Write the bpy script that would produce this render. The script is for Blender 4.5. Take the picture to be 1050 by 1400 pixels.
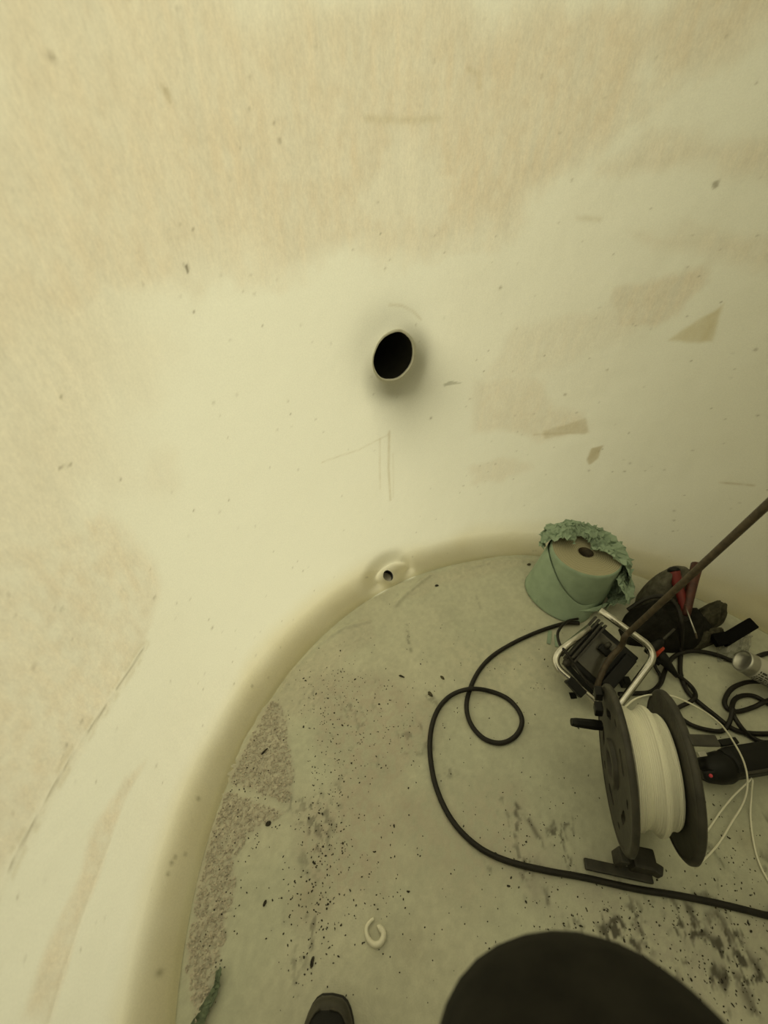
import bpy, bmesh, math, random
import numpy as np
from mathutils import Vector, Matrix
random.seed(7); RNG = np.random.default_rng(7)
for o in list(bpy.data.objects): bpy.data.objects.remove(o)
S = bpy.context.scene
COL = S.collection
# ------------------------------------------------------------------ camera
H = 1.25; FPX = 578.0; PITCH = math.radians(40.2)
cam = bpy.data.cameras.new('camera'); cam.sensor_fit = 'HORIZONTAL'; cam.sensor_width = 36
cam.lens = FPX/1050*36; cam.clip_start = 0.005
co = bpy.data.objects.new('camera', cam); COL.objects.link(co)
co.location = (0, 0, H); co.rotation_euler = (math.pi/2-PITCH, 0, 0)
S.camera = co
cam.dof.use_dof = True; cam.dof.focus_distance = 1.15; cam.dof.aperture_fstop = 3.4
# ------------------------------------------------------------------ world, lamps, exposure
S.view_settings.view_transform = 'Standard'; S.view_settings.look = 'None'
S.view_settings.gamma = 1; S.view_settings.use_curve_mapping = False
S.view_settings.exposure = 0.0
SKY, SUN = 0.36, 4.2
w = bpy.data.worlds.new('world'); S.world = w; w.use_nodes = True
bg = w.node_tree.nodes['Background']; bg.inputs[0].default_value = (0.88, 0.86, 0.66, 1); bg.inputs[1].default_value = SKY
# hazy daylight outside; it reaches the inside only through the translucent plastic
sp = bpy.data.lights.new('hazy_sun', 'SUN'); sp.energy = SUN; sp.color = (1.0, 0.95, 0.70); sp.angle = math.radians(50)
so = bpy.data.objects.new('hazy_sun', sp); COL.objects.link(so)
SUN_AZ, SUN_EL = math.radians(148), math.radians(35)
sd = Vector((math.cos(SUN_AZ)*math.cos(SUN_EL), math.sin(SUN_AZ)*math.cos(SUN_EL), math.sin(SUN_EL)))
so.location = sd*5; so.rotation_euler = sd.to_track_quat('Z', 'Y').to_euler()

# ------------------------------------------------------------------ photo pixel -> place
CX, CY = 0.552, 0.2197          # tank axis
RF, RC = 0.973, 0.075           # flat floor radius, cove radius
RW = RF+RC
cp, sn = math.cos(PITCH), math.sin(PITCH)
def ray(u, v):
    a = (u-525)/FPX; b = (700-v)/FPX
    return Vector((a, cp+b*sn, -sn+b*cp))
def F(u, v, z=0.0):
    r = ray(u, v); k = (z-H)/r.z
    return Vector((r.x*k, r.y*k, z))
def on_plane(u, v, p0, n):
    r = ray(u, v); o = Vector((0, 0, H)); return o+r*((p0-o).dot(n)/r.dot(n))
def rprof(z):
    return RW if z >= RC else RF+math.sqrt(max(0, RC*RC-(RC-z)**2))
def inside(P):
    return P.z > 0 and math.hypot(P.x-CX, P.y-CY) < rprof(P.z)
def hit(u, v):
    r = ray(u, v).normalized(); o = Vector((0, 0, H)); t = 0.0
    while inside(o+r*t): t += 0.02
    a, b = t-0.02, t
    for _ in range(30):
        m = (a+b)/2
        if inside(o+r*m): a = m
        else: b = m
    return o+r*a
def as_of(P):                    # point on the wall -> (arc, profile length)
    th = math.atan2(P.y-CY, P.x-CX)
    if th < -math.pi/2: th += 2*math.pi
    if P.z < RC: s = RC*math.acos(max(-1, min(1, (RC-P.z)/RC)))
    else: s = RC*math.pi/2+P.z-RC
    return RW*th, s
def W(u, v): return as_of(hit(u, v))

# ------------------------------------------------------------------ helpers
def lin(r, g, b):
    f = lambda c: (c/255/12.92) if c/255 <= .04045 else ((c/255+.055)/1.055)**2.4
    return (f(r), f(g), f(b), 1)
def mat(name, col, rough=.6, metal=0, bump=0, bscale=200, var=0, vscale=30, spec=.5, coat=0, emit=None, trans=0, alpha=1, wave=None):
    m = bpy.data.materials.new(name); m.use_nodes = True; nt = m.node_tree; b = nt.nodes['Principled BSDF']
    b.inputs['Base Color'].default_value = col; b.inputs['Roughness'].default_value = rough
    b.inputs['Metallic'].default_value = metal; b.inputs['Specular IOR Level'].default_value = spec
    b.inputs['Coat Weight'].default_value = coat; b.inputs['Transmission Weight'].default_value = trans
    b.inputs['Alpha'].default_value = alpha
    if emit: b.inputs['Emission Color'].default_value = emit[0]; b.inputs['Emission Strength'].default_value = emit[1]
    tc = nt.nodes.new('ShaderNodeTexCoord')
    if var:
        n = nt.nodes.new('ShaderNodeTexNoise'); n.inputs['Scale'].default_value = vscale; n.inputs['Detail'].default_value = 5
        nt.links.new(tc.outputs['Object'], n.inputs['Vector'])
        r = nt.nodes.new('ShaderNodeMapRange'); r.inputs[1].default_value = .3; r.inputs[2].default_value = .7
        r.inputs[3].default_value = 1-var; r.inputs[4].default_value = 1+var
        nt.links.new(n.outputs[0], r.inputs[0])
        mx = nt.nodes.new('ShaderNodeVectorMath'); mx.operation = 'SCALE'; mx.inputs[0].default_value = col[:3]
        nt.links.new(r.outputs[0], mx.inputs['Scale']); nt.links.new(mx.outputs[0], b.inputs['Base Color'])
    if bump:
        n = nt.nodes.new('ShaderNodeTexNoise'); n.inputs['Scale'].default_value = bscale; n.inputs['Detail'].default_value = 4
        nt.links.new(tc.outputs['Object'], n.inputs['Vector'])
        bp = nt.nodes.new('ShaderNodeBump'); bp.inputs['Strength'].default_value = bump; bp.inputs['Distance'].default_value = .003
        nt.links.new(n.outputs[0], bp.inputs['Height']); nt.links.new(bp.outputs[0], b.inputs['Normal'])
    return m
def paint_mat(name, rough, bumpstr, bscale):
    m = mat(name, (1, 1, 1, 1), rough, bump=bumpstr, bscale=bscale, spec=.35); nt = m.node_tree; b = nt.nodes['Principled BSDF']
    at = nt.nodes.new('ShaderNodeAttribute'); at.attribute_name = 'tint'
    tc = nt.nodes.new('ShaderNodeTexCoord')
    n = nt.nodes.new('ShaderNodeTexNoise'); n.inputs['Scale'].default_value = 320; n.inputs['Detail'].default_value = 3
    nt.links.new(tc.outputs['Object'], n.inputs['Vector'])
    r = nt.nodes.new('ShaderNodeMapRange'); r.inputs[1].default_value = .3; r.inputs[2].default_value = .7
    r.inputs[3].default_value = .965; r.inputs[4].default_value = 1.035
    nt.links.new(n.outputs[0], r.inputs[0])
    mx = nt.nodes.new('ShaderNodeVectorMath'); mx.operation = 'SCALE'
    nt.links.new(at.outputs['Color'], mx.inputs[0]); nt.links.new(r.outputs[0], mx.inputs['Scale'])
    nt.links.new(mx.outputs[0], b.inputs['Base Color'])
    return m
def obj(name, me, m=None, parent=None, smooth=False):
    if isinstance(me, bmesh.types.BMesh):
        b = me; me = bpy.data.meshes.new(name); bmesh.ops.recalc_face_normals(b, faces=b.faces); b.to_mesh(me); b.free()
    if m: me.materials.append(m)
    if smooth: me.polygons.foreach_set('use_smooth', [True]*len(me.polygons))
    o = bpy.data.objects.new(name, me); COL.objects.link(o)
    if parent is not None:
        o.parent = parent; o.matrix_parent_inverse = Matrix.Translation(parent.location).inverted()
    return o
def tag(o, label=None, cat=None, group=None, kind=None):
    if label: o['label'] = label
    if cat: o['category'] = cat
    if group: o['group'] = group
    if kind: o['kind'] = kind
    return o
def thing(name, loc, label, cat, group=None):
    o = bpy.data.objects.new(name, None); COL.objects.link(o); o.location = loc; o.empty_display_size = .02
    return tag(o, label, cat, group)
def spline(pts, n=8):
    P = [Vector(p) for p in pts]; out = []
    for i in range(len(P)-1):
        p0 = P[i-1] if i else P[0]*2-P[1]; p1 = P[i]; p2 = P[i+1]; p3 = P[i+2] if i+2 < len(P) else P[-1]*2-P[-2]
        for k in range(n):
            t = k/n
            out.append(.5*((2*p1)+(p2-p0)*t+(2*p0-5*p1+4*p2-p3)*t*t+(3*p1-p0-3*p2+p3)*t**3))
    out.append(P[-1]); return out
def tube(bm, pts, r, seg=10, cap=True, flat=None):
    P = [Vector(p) for p in pts]; n = len(P); R = r if hasattr(r, '__len__') else [r]*n
    T = [(P[min(i+1, n-1)]-P[max(i-1, 0)]).normalized() for i in range(n)]
    N = T[0].orthogonal().normalized() if flat is None else (flat-T[0]*flat.dot(T[0])).normalized()
    rings = []
    for i in range(n):
        N = (N-T[i]*N.dot(T[i])).normalized(); B = T[i].cross(N)
        rings.append([bm.verts.new(P[i]+(N*math.cos(2*math.pi*k/seg)+B*math.sin(2*math.pi*k/seg))*R[i]) for k in range(seg)])
    for i in range(n-1):
        for k in range(seg):
            bm.faces.new((rings[i][k], rings[i][(k+1) % seg], rings[i+1][(k+1) % seg], rings[i+1][k]))
    if cap: bm.faces.new(rings[0][::-1]); bm.faces.new(rings[-1])
    return bm
def lathe(bm, prof, seg=48, M=None, closed=False):
    M = M or Matrix.Identity(4); rings = []
    for (r, z) in prof:
        if r < 1e-6: rings.append([bm.verts.new(M @ Vector((0, 0, z)))])
        else: rings.append([bm.verts.new(M @ Vector((r*math.cos(2*math.pi*k/seg), r*math.sin(2*math.pi*k/seg), z))) for k in range(seg)])
    pairs = list(zip(rings, rings[1:]))
    if closed: pairs.append((rings[-1], rings[0]))
    for a, b in pairs:
        for k in range(seg):
            k2 = (k+1) % seg
            if len(a) == 1 and len(b) == 1: continue
            if len(a) == 1: bm.faces.new((a[0], b[k], b[k2]))
            elif len(b) == 1: bm.faces.new((a[k], a[k2], b[0]))
            else: bm.faces.new((a[k], a[k2], b[k2], b[k]))
    return bm
def frame(o, x, z):
    """matrix with local x and z axes along given directions"""
    z = Vector(z).normalized(); x = Vector(x); x = (x-z*x.dot(z)).normalized(); y = z.cross(x)
    M = Matrix((x, y, z)).transposed().to_4x4(); M.translation = Vector(o); return M
def box(bm, M, sx, sy, sz, bev=0.0, c=(0, 0, 0)):
    t = bmesh.new(); bmesh.ops.create_cube(t, size=1)
    for v in t.verts: v.co = Vector((v.co.x*sx+c[0], v.co.y*sy+c[1], v.co.z*sz+c[2]))
    if bev: bmesh.ops.bevel(t, geom=t.edges[:], offset=bev, segments=2, affect='EDGES', profile=.6)
    t.transform(M); me = bpy.data.meshes.new('tmp'); t.to_mesh(me); t.free(); bm.from_mesh(me); bpy.data.meshes.remove(me)
    return bm
# ---- numpy noise
def vnoise(x, y, seed=0):
    r = np.random.default_rng(seed); tab = r.random((256, 256))
    xi = np.floor(x).astype(int); yi = np.floor(y).astype(int); xf = x-xi; yf = y-yi
    xf = xf*xf*(3-2*xf); yf = yf*yf*(3-2*yf)
    g = lambda i, j: tab[i % 256, j % 256]
    return (g(xi, yi)*(1-xf)+g(xi+1, yi)*xf)*(1-yf)+(g(xi, yi+1)*(1-xf)+g(xi+1, yi+1)*xf)*yf
def fbm(x, y, seed=0, o=4):
    s = 0; a = .5; t = 0
    for k in range(o):
        s = s+a*vnoise(x*2**k, y*2**k, seed+k); t += a; a *= .5
    return s/t
def sstep(a, b, x):
    t = np.clip((x-a)/(b-a), 0, 1); return t*t*(3-2*t)
def poly_sd(x, y, pts):          # signed distance, negative inside
    d = np.full(x.shape, 1e9); ins = np.zeros(x.shape, bool); n = len(pts)
    for i in range(n):
        x1, y1 = pts[i]; x2, y2 = pts[(i+1) % n]; ex, ey = x2-x1, y2-y1
        t = np.clip(((x-x1)*ex+(y-y1)*ey)/(ex*ex+ey*ey+1e-12), 0, 1)
        d = np.minimum(d, np.hypot(x-x1-t*ex, y-y1-t*ey))
        c = ((y1 > y) != (y2 > y)) & (x < (x2-x1)*(y-y1)/(y2-y1+1e-12)+x1); ins ^= c
    return np.where(ins, -d, d)
def line_d(x, y, pts):
    d = np.full(x.shape, 1e9)
    for (x1, y1), (x2, y2) in zip(pts, pts[1:]):
        ex, ey = x2-x1, y2-y1; t = np.clip(((x-x1)*ex+(y-y1)*ey)/(ex*ex+ey*ey+1e-12), 0, 1)
        d = np.minimum(d, np.hypot(x-x1-t*ex, y-y1-t*ey))
    return d
def grid_mesh(name, co3, faces, tint):
    me = bpy.data.meshes.new(name); nv = len(co3); nf = len(faces)
    me.vertices.add(nv); me.vertices.foreach_set('co', co3.astype(np.float32).ravel())
    me.loops.add(nf*4); me.loops.foreach_set('vertex_index', faces.astype(np.int32).ravel())
    me.polygons.add(nf); me.polygons.foreach_set('loop_start', np.arange(0, nf*4, 4, dtype=np.int32))
    me.polygons.foreach_set('use_smooth', np.ones(nf, bool)); me.update(calc_edges=True)
    at = me.attributes.new('tint', 'FLOAT_COLOR', 'POINT')
    at.data.foreach_set('color', np.c_[tint, np.ones(nv)].astype(np.float32).ravel()); me.validate(); return me

# ================================================================== WALL (round, one surface with its cove)
CREAM = np.array([.80, .79, .665]); TAN = np.array([.69, .605, .455]); YEL = np.array([.66, .59, .36]); OLIVE = np.array([.50, .43, .27])
th_dense = np.linspace(math.radians(12), math.radians(212), 860)
th_coarse = np.linspace(math.radians(212), math.radians(372), 90)[1:-1]
TH = np.r_[th_dense, th_coarse]; NT = len(TH)
s_c = np.linspace(0, RC*math.pi/2, 30)[:-1]; s_w = np.linspace(RC*math.pi/2, RC*math.pi/2+1.52-RC, 360); s_t = np.linspace(s_w[-1], RC*math.pi/2+2.25-RC, 20)[1:]
SS = np.r_[s_c, s_w, s_t]; NS = len(SS)
A2, S2 = np.meshgrid(TH*RW, SS, indexing='ij')
phi = np.clip(S2/RC, 0, math.pi/2)
Rr = RF+RC*np.sin(phi); Z = np.where(S2 < RC*math.pi/2, RC*(1-np.cos(phi)), RC+S2-RC*math.pi/2)
nr, nz = -np.sin(phi), np.cos(phi)           # inward normal (radial, z)
HOLE = W(534, 485); HR = 0.065
BOSS = W(531, 787); BR = 0.021
rho = np.hypot(A2-HOLE[0], S2-HOLE[1]); rb = np.hypot((A2-BOSS[0]), S2-BOSS[1])
disp = 0.016*np.exp(-(np.maximum(rho-HR, 0)/.055)**2)*sstep(0, .02, rho-HR+.02)
disp += (.029*np.exp(-((rb-.078)/.026)**2)+.010*np.exp(-(rb/.12)**2)-.020*np.exp(-(rb/.040)**2))*sstep(-.004, .035, S2)
disp += (fbm(A2*3, S2*3, 3, 3)-.5)*.008+(fbm(A2*30, S2*30, 9, 3)-.5)*.0012
L1 = [W(*p) for p in ((196, 888), (179, 914), (139, 975), (93, 1043), (46, 1125), (21, 1171), (-6, 1238))]
L2 = [W(*p) for p in ((150, 1150), (132, 1196), (114, 1250), (93, 1311), (68, 1400), (50, 1450))]
d1 = line_d(A2, S2, L1); d2 = line_d(A2, S2, L2)
disp += -.0009*np.exp(-(d1/.004)**2)+.0010*np.exp(-((d2)/.005)**2)
# --- colours of the plastic: cream with tan rubbed areas
lo = fbm(A2*2.2, S2*2.2, 21, 4); mid = fbm(A2*9, S2*9, 31, 4); hi = fbm(A2*70, S2*45, 41, 3); streak = fbm(A2*60, S2*7, 51, 3)
tan_w = .10*sstep(.45, .75, lo)
def poly(pts, k, blur, wob=.03, tex=.4):
    P = [W(*p) for p in pts]
    d = poly_sd(A2, S2, P)+(mid-.5)*wob*3+(hi-.5)*wob*.8
    m = k*(1-sstep(-blur, blur, d))*(1-tex+tex*2*sstep(.2, .8, .4*hi+.35*streak+.25*mid)*.8)
    return m
tan_w = np.maximum(tan_w, poly([(-60, -60), (1100, -60), (1060, 25), (905, 105), (800, 205), (735, 265), (690, 318), (560, 325), (440, 348), (300, 345), (180, 400), (90, 448), (-60, 490)], .80, .05, .05))
tan_w *= 1-poly([(-60, -60), (60, -60), (330, 60), (300, 200), (200, 250), (120, 380), (-60, 420)], .12, .08, .05)
tan_w = np.maximum(tan_w, poly([(-80, -80), (170, -80), (190, 400), (150, 640), (110, 760), (-80, 780)], .55, .13, .06, .25))
tan_w *= 1-poly([(540, 190), (570, 190), (610, 270), (590, 300), (480, 300)], .45, .03, .03)
tan_w = np.maximum(tan_w, poly([(820, 235), (900, 190), (1080, 190), (1080, 245), (960, 225), (850, 240)], .55, .03))
tan_w = np.maximum(tan_w, poly([(860, 315), (1080, 325), (1080, 370), (960, 345), (890, 345)], .45, .03))
tan_w = np.maximum(tan_w, poly([(845, 400), (960, 365), (965, 385), (895, 445), (850, 440)], .65, .02))
tan_w = np.maximum(tan_w, poly([(700, 440), (860, 420), (890, 445), (720, 520), (655, 520)], .35, .04))
tan_w = np.maximum(tan_w, poly([(650, 520), (735, 515), (755, 560), (800, 562), (806, 592), (740, 600), (652, 588)], .5, .025, .02))
tan_w = np.maximum(tan_w, poly([(640, 640), (690, 615), (720, 640), (690, 665), (650, 660)], .35, .02))
tan_w = np.maximum(tan_w, poly([(-60, 720), (60, 740), (140, 690), (215, 790), (205, 880), (180, 914), (93, 1043), (0, 1225), (-60, 1320)], .62, .03, .03, .6))
tan_w = np.maximum(tan_w, poly([(-60, 250), (60, 350), (100, 440), (-60, 490)], .55, .05, .04))
tan_w = np.maximum(tan_w, poly([(170, 1060), (200, 1040), (172, 1100), (145, 1180), (118, 1250), (100, 1320), (70, 1410), (20, 1410), (60, 1300), (105, 1200), (120, 1140)], .5, .012, .014, .9))
tan_w = np.maximum(tan_w, poly([(190, 360), (225, 350), (235, 400), (200, 410)], .45, .04))
tan_w = np.maximum(tan_w, poly([(200, 620), (240, 620), (240, 665), (200, 665)], .3, .04))
tint = CREAM*(1-tan_w[..., None])+TAN*tan_w[..., None]
tint = tint*(1+.05*(streak-.5)[..., None]*np.clip(tan_w*2, 0, 1)[..., None]*3)
def layer(mask, col):
    global tint
    m = np.clip(mask, 0, 1)[..., None]; tint = tint*(1-m)+np.array(col)*m
zb = (S2-.135+(fbm(A2*3, S2*0, 61, 3)-.5)*.10)
layer(.62*(1-sstep(-.07, .07, zb))*(.7+.6*(mid-.3)), YEL)
layer(.62*poly([(915, 465), (990, 415), (974, 468)], 1, .007, .006, .3), (.56, .48, .27))
layer(.75*poly([(808, 612), (826, 608), (818, 626), (806, 634), (803, 628)], 1, .004, .006, .3), OLIVE)
layer(.5*poly([(745, 590), (802, 570), (806, 592), (745, 598)], 1, .006, .01, .3), OLIVE)
layer(.55*poly([(218, 113), (232, 122), (238, 146), (230, 142)], 1, .004, .004, .3), (.36, .30, .16))
layer(.8*poly([(252, 361), (259, 368), (258, 374), (255, 368)], 1, .0015, .001, 0), (.15, .13, .08))
layer(.6*poly([(974, 250), (982, 247), (981, 256), (975, 258)], 1, .003, .004, 0), (.2, .17, .1))
layer(.55*poly([(606, 526), (616, 521), (632, 524), (618, 526), (608, 529)], 1, .0015, .0005, 0), (.3, .29, .2))
layer(.7*np.exp(-(line_d(A2, S2, [W(257, 362), W(254, 366)])/.002)**2), (.12, .1, .06))
for pts, wd, k, c in (
    ([(532, 590), (531, 640), (534, 684)], .004, .45, OLIVE), ([(519, 600), (519, 640), (520, 668)], .003, .28, OLIVE), ([(537, 620), (538, 680)], .003, .18, OLIVE),
    ([(440, 632), (490, 615), (531, 594)], .0025, .3, OLIVE), ([(531, 416), (548, 417), (562, 424), (574, 436)], .003, .35, OLIVE),
    ([(500, 162), (560, 165), (600, 162)], .006, .35, OLIVE), ([(640, 95), (656, 102), (655, 120)], .004, .3, OLIVE),
    ([(730, 594), (800, 592)], .004, .4, OLIVE), ([(985, 660), (1030, 664)], .004, .45, OLIVE), ([(790, 298), (820, 300)], .006, .3, OLIVE),
    ([(80, 640), (96, 634)], .0015, .6, (.2, .17, .1)), ([(0, 1220), (93, 1043), (179, 914)], .002, .0, OLIVE)):
    layer(k*np.exp(-(line_d(A2, S2, [W(*p) for p in pts])/wd)**2)*(.5+hi), c)
layer(.55*np.exp(-(d1/.0028)**2)*sstep(.40, .62, fbm(A2*40, S2*40, 71, 2)+.12), (.22, .18, .10))
layer(.30*np.exp(-((d1-.012)/.006)**2)*sstep(.45, .6, hi), OLIVE)
# soft halo of shade around the pipe opening, painted into the tint
halo_d = np.hypot((A2-HOLE[0]), (S2-HOLE[1]+.025))
layer(.22*np.exp(-(halo_d/.085)**2)*(.75+.5*mid), (.22, .20, .12))
# specks
for k in range(420):
    a = RNG.uniform(TH[0]*RW, th_dense[-1]*RW); s = RNG.uniform(.03, 1.5)**1.0; rr = RNG.choice([.0022, .003, .004], p=[.75, .2, .05])
    i0 = np.searchsorted(TH, (a-.015)/RW); i1 = np.searchsorted(TH, (a+.015)/RW); j0 = np.searchsorted(SS, s-.015); j1 = np.searchsorted(SS, s+.015)
    m = (RNG.uniform(.25, .7)*np.exp(-((A2[i0:i1, j0:j1]-a)**2+(S2[i0:i1, j0:j1]-s)**2)/rr**2))[..., None]
    tint[i0:i1, j0:j1] = tint[i0:i1, j0:j1]*(1-m)+np.array([.2, .16, .09])*m
for (u, v, rr) in ((293, 551, .004), (82, 543, .003), (607, 435, .003), (541, 542, .003), (860, 592, .004), (1005, 505, .003), (1012, 250, .002), (870, 690, .003), (320, 935, .005), (234, 1180, .007), (239, 1172, .006), (229, 1195, .006), (271, 1092, .007), (345, 938, .006), (218, 1330, .009), (253, 1168, .005), (85, 833, .004)):
    a, s = W(u, v); layer(.6*np.exp(-((A2-a)**2+((S2-s)/1.3)**2)/(rr*.62)**2), (.2, .18, .09))
WEAR = np.clip(tan_w*1.5+.25*sstep(.5, .7, lo), 0, 1)
Rd = Rr+nr*disp; Zd = Z+nz*disp
# hole openings: drop the cells inside, snap the rim
idx = np.arange(NT*NS).reshape(NT, NS)
q = np.stack([idx, np.roll(idx, -1, 0)], -1)[:, :, :]
quads = np.stack([idx[:, :-1], np.roll(idx, -1, 0)[:, :-1], np.roll(idx, -1, 0)[:, 1:], idx[:, 1:]], -1).reshape(-1, 4)
Af, Sf = A2.ravel().copy(), S2.ravel().copy()
rem = np.zeros(len(quads), bool); Rfl, Zfl = Rd.ravel(), Zd.ravel()
for (c, r0) in ((HOLE, HR), (BOSS, BR)):
    rr = np.hypot(Af-c[0], Sf-c[1]); ri = (rr[quads] < r0).any(1); rem |= ri
    ring = np.unique(quads[ri]); ring = ring[rr[ring] >= r0]
    k = r0/rr[ring]; Af[ring] = c[0]+(Af[ring]-c[0])*k; Sf[ring] = c[1]+(Sf[ring]-c[1])*k
# re-evaluate snapped rim positions on the profile
ph = np.clip(Sf/RC, 0, math.pi/2); R0 = RF+RC*np.sin(ph); Z0 = np.where(Sf < RC*math.pi/2, RC*(1-np.cos(ph)), RC+Sf-RC*math.pi/2)
dd = disp.ravel(); Rfl = R0-np.sin(ph)*dd; Zfl = Z0+np.cos(ph)*dd
thf = Af/RW
co3 = np.c_[CX+Rfl*np.cos(thf), CY+Rfl*np.sin(thf), Zfl]
M_WALL = paint_mat('stained_cream_plastic', .48, .10, 260)
nt = M_WALL.node_tree; pb_ = nt.nodes['Principled BSDF']
wa = nt.nodes.new('ShaderNodeAttribute'); wa.attribute_name = 'wear'; tc = nt.nodes.new('ShaderNodeTexCoord')
mp = nt.nodes.new('ShaderNodeMapping'); mp.inputs['Scale'].default_value = (1, 1, .45); nt.links.new(tc.outputs['Object'], mp.inputs[0])
gn = nt.nodes.new('ShaderNodeTexNoise'); gn.inputs['Scale'].default_value = 190; gn.inputs['Detail'].default_value = 6; gn.inputs['Roughness'].default_value = .75
nt.links.new(mp.outputs[0], gn.inputs['Vector'])
g2 = nt.nodes.new('ShaderNodeMapRange'); g2.inputs[1].default_value = .28; g2.inputs[2].default_value = .72; g2.inputs[3].default_value = -.115; g2.inputs[4].default_value = .085
nt.links.new(gn.outputs[0], g2.inputs[0])
ml = nt.nodes.new('ShaderNodeMath'); ml.operation = 'MULTIPLY'; nt.links.new(g2.outputs[0], ml.inputs[0]); nt.links.new(wa.outputs['Fac'], ml.inputs[1])
ad = nt.nodes.new('ShaderNodeMath'); ad.operation = 'ADD'; ad.inputs[1].default_value = 1.0; nt.links.new(ml.outputs[0], ad.inputs[0])
sc2 = nt.nodes.new('ShaderNodeVectorMath'); sc2.operation = 'SCALE'; nt.links.new(pb_.inputs['Base Color'].links[0].from_socket, sc2.inputs[0]); nt.links.new(ad.outputs[0], sc2.inputs['Scale'])
nt.links.new(sc2.outputs[0], pb_.inputs['Base Color'])
nt = M_WALL.node_tree; pb_ = nt.nodes['Principled BSDF']; tl = nt.nodes.new('ShaderNodeBsdfTranslucent'); ms = nt.nodes.new('ShaderNodeMixShader'); ms.inputs[0].default_value = .5
lk = pb_.inputs['Base Color'].links[0].from_socket; nt.links.new(lk, tl.inputs['Color'])
nt.links.new(pb_.outputs[0], ms.inputs[1]); nt.links.new(tl.outputs[0], ms.inputs[2])
nt.links.new(ms.outputs[0], [n for n in nt.nodes if n.type == 'OUTPUT_MATERIAL'][0].inputs['Surface'])
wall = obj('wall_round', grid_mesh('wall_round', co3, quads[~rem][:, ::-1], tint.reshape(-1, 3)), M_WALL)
at = wall.data.attributes.new('wear', 'FLOAT', 'POINT'); at.data.foreach_set('value', WEAR.ravel().astype(np.float32))
tag(wall, 'curved cream plastic tank wall with tan rubbed patches', kind='structure')
def surf(a, s, off=0.0):
    p = min(max(s/RC, 0), math.pi/2); r = RF+RC*math.sin(p); z = RC*(1-math.cos(p)) if s < RC*math.pi/2 else RC+s-RC*math.pi/2
    th = a/RW; n = Vector((-math.sin(p)*math.cos(th), -math.sin(p)*math.sin(th), math.cos(p)))
    P = Vector((CX+r*math.cos(th), CY+r*math.sin(th), z)); return P+n*off, n
M_BLACKPIPE = mat('dark_pipe', (.012, .011, .008, 1), .7, var=.4)
M_EDGE = mat('fresh_cut_plastic', (.72, .70, .62, 1), .6, bump=.3)
def opening(c, r0, d0, depth, nm):
    P, n = surf(c[0], c[1], d0); M = frame(P, (0, 0, 1), -n)
    bm = bmesh.new(); lathe(bm, [(r0*.985, -.001), (r0*.97, .02), (r0*.965, depth), (0, depth)], 48, M)
    return obj('pipe_bore', bm, M_BLACKPIPE, wall, True), M
pb, MH = opening(HOLE, HR, .016, .16, 'pipe')
bm = bmesh.new(); rr = random.Random(3); seg = 72
prev = None; rings = []
for k in range(seg):
    a = 2*math.pi*k/seg; j = .0006*math.sin(3*a+1)+.0005*math.sin(7*a)+rr.uniform(-.0003, .0003)
    ri = HR-.004+j; ring = []
    for (dr, dz) in ((0, .004), (0, -.0015), (.003+j*.3, -.0025), (.0075, .001), (.006, .006)):
        ring.append(bm.verts.new(MH @ Vector(((ri+dr)*math.cos(a), (ri+dr)*math.sin(a), dz))))
    rings.append(ring)
for k in range(seg):
    a, b = rings[k], rings[(k+1) % seg]
    for i in range(5): bm.faces.new((a[i], a[(i+1) % 5], b[(i+1) % 5], b[i]))
tag(obj('cut_rim', bm, M_EDGE, wall, True), 'pale ragged cut edge of the pipe opening')
# bore of the drain inside its moulded boss; the pipe runs out level
P, n = surf(BOSS[0], BOSS[1], -.010); nd = -Vector((n.x, n.y, n.z*.35)).normalized(); bm = bmesh.new()
lathe(bm, [(BR*1.12, .004), (BR*1.0, .014), (BR*.95, .09), (0, .09)], 32, frame(P, (0, 0, 1), -n)); tag(obj('drain_bore', bm, M_BLACKPIPE, wall, True), 'dark small drain hole in its moulded boss')
# outside: pipe with its flange behind the opening
bm = bmesh.new(); lathe(bm, [(HR+.003, .018), (HR+.006, .06), (.100, .06), (.100, .085), (.068, .085), (.068, .30), (0, .30)], 40, MH)
obj('pipe_flange', bm, M_BLACKPIPE, wall)


# ================================================================== FLOOR
STEP = .004; nf = int(2*(RF+.03)/STEP)
gx = CX-(RF+.03)+np.arange(nf+1)*STEP; gy = CY-(RF+.03)+np.arange(nf+1)*STEP
X, Y = np.meshgrid(gx, gy, indexing='ij'); rad = np.hypot(X-CX, Y-CY)
def FP(pts): return [tuple(F(*p)[:2]) for p in pts]
lo = fbm(X*3, Y*3, 101, 4); mid = fbm(X*12, Y*12, 111, 4); hi = fbm(X*80, Y*80, 121, 3); vh = fbm(X*200, Y*200, 131, 2)
FB = np.array([.70, .705, .56]); FL = np.array([.80, .77, .62]); PINK = np.array([.60, .53, .43]); DARKF = np.array([.10, .09, .065])
ft = FB*np.ones(X.shape+(1,))
m = sstep(.42, .68, lo)[..., None]; ft = ft*(1-m*.6)+FL*m*.6
def fpoly(pts, k, blur, wob=.03, tex=.5):
    d = poly_sd(X, Y, FP(pts))+(mid-.5)*3.5*wob+(hi-.5)*wob
    return k*(1-sstep(-blur, blur, d))*(1-tex+tex*2*sstep(.35, .65, hi))
def flayer(mk, c):
    global ft
    mk = np.clip(mk, 0, 1)[..., None]; ft = ft*(1-mk)+np.array(c)*mk
LEFT = [(300, 1085), (330, 1020), (350, 985), (372, 960), (398, 985), (398, 1060), (385, 1110), (345, 1140), (322, 1180), (315, 1240), (308, 1300), (300, 1350), (280, 1420), (262, 1420), (266, 1240), (272, 1160)]
FAR = [(375, 960), (400, 915), (440, 880), (500, 848), (512, 870), (470, 905), (450, 950), (410, 985)]
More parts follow.
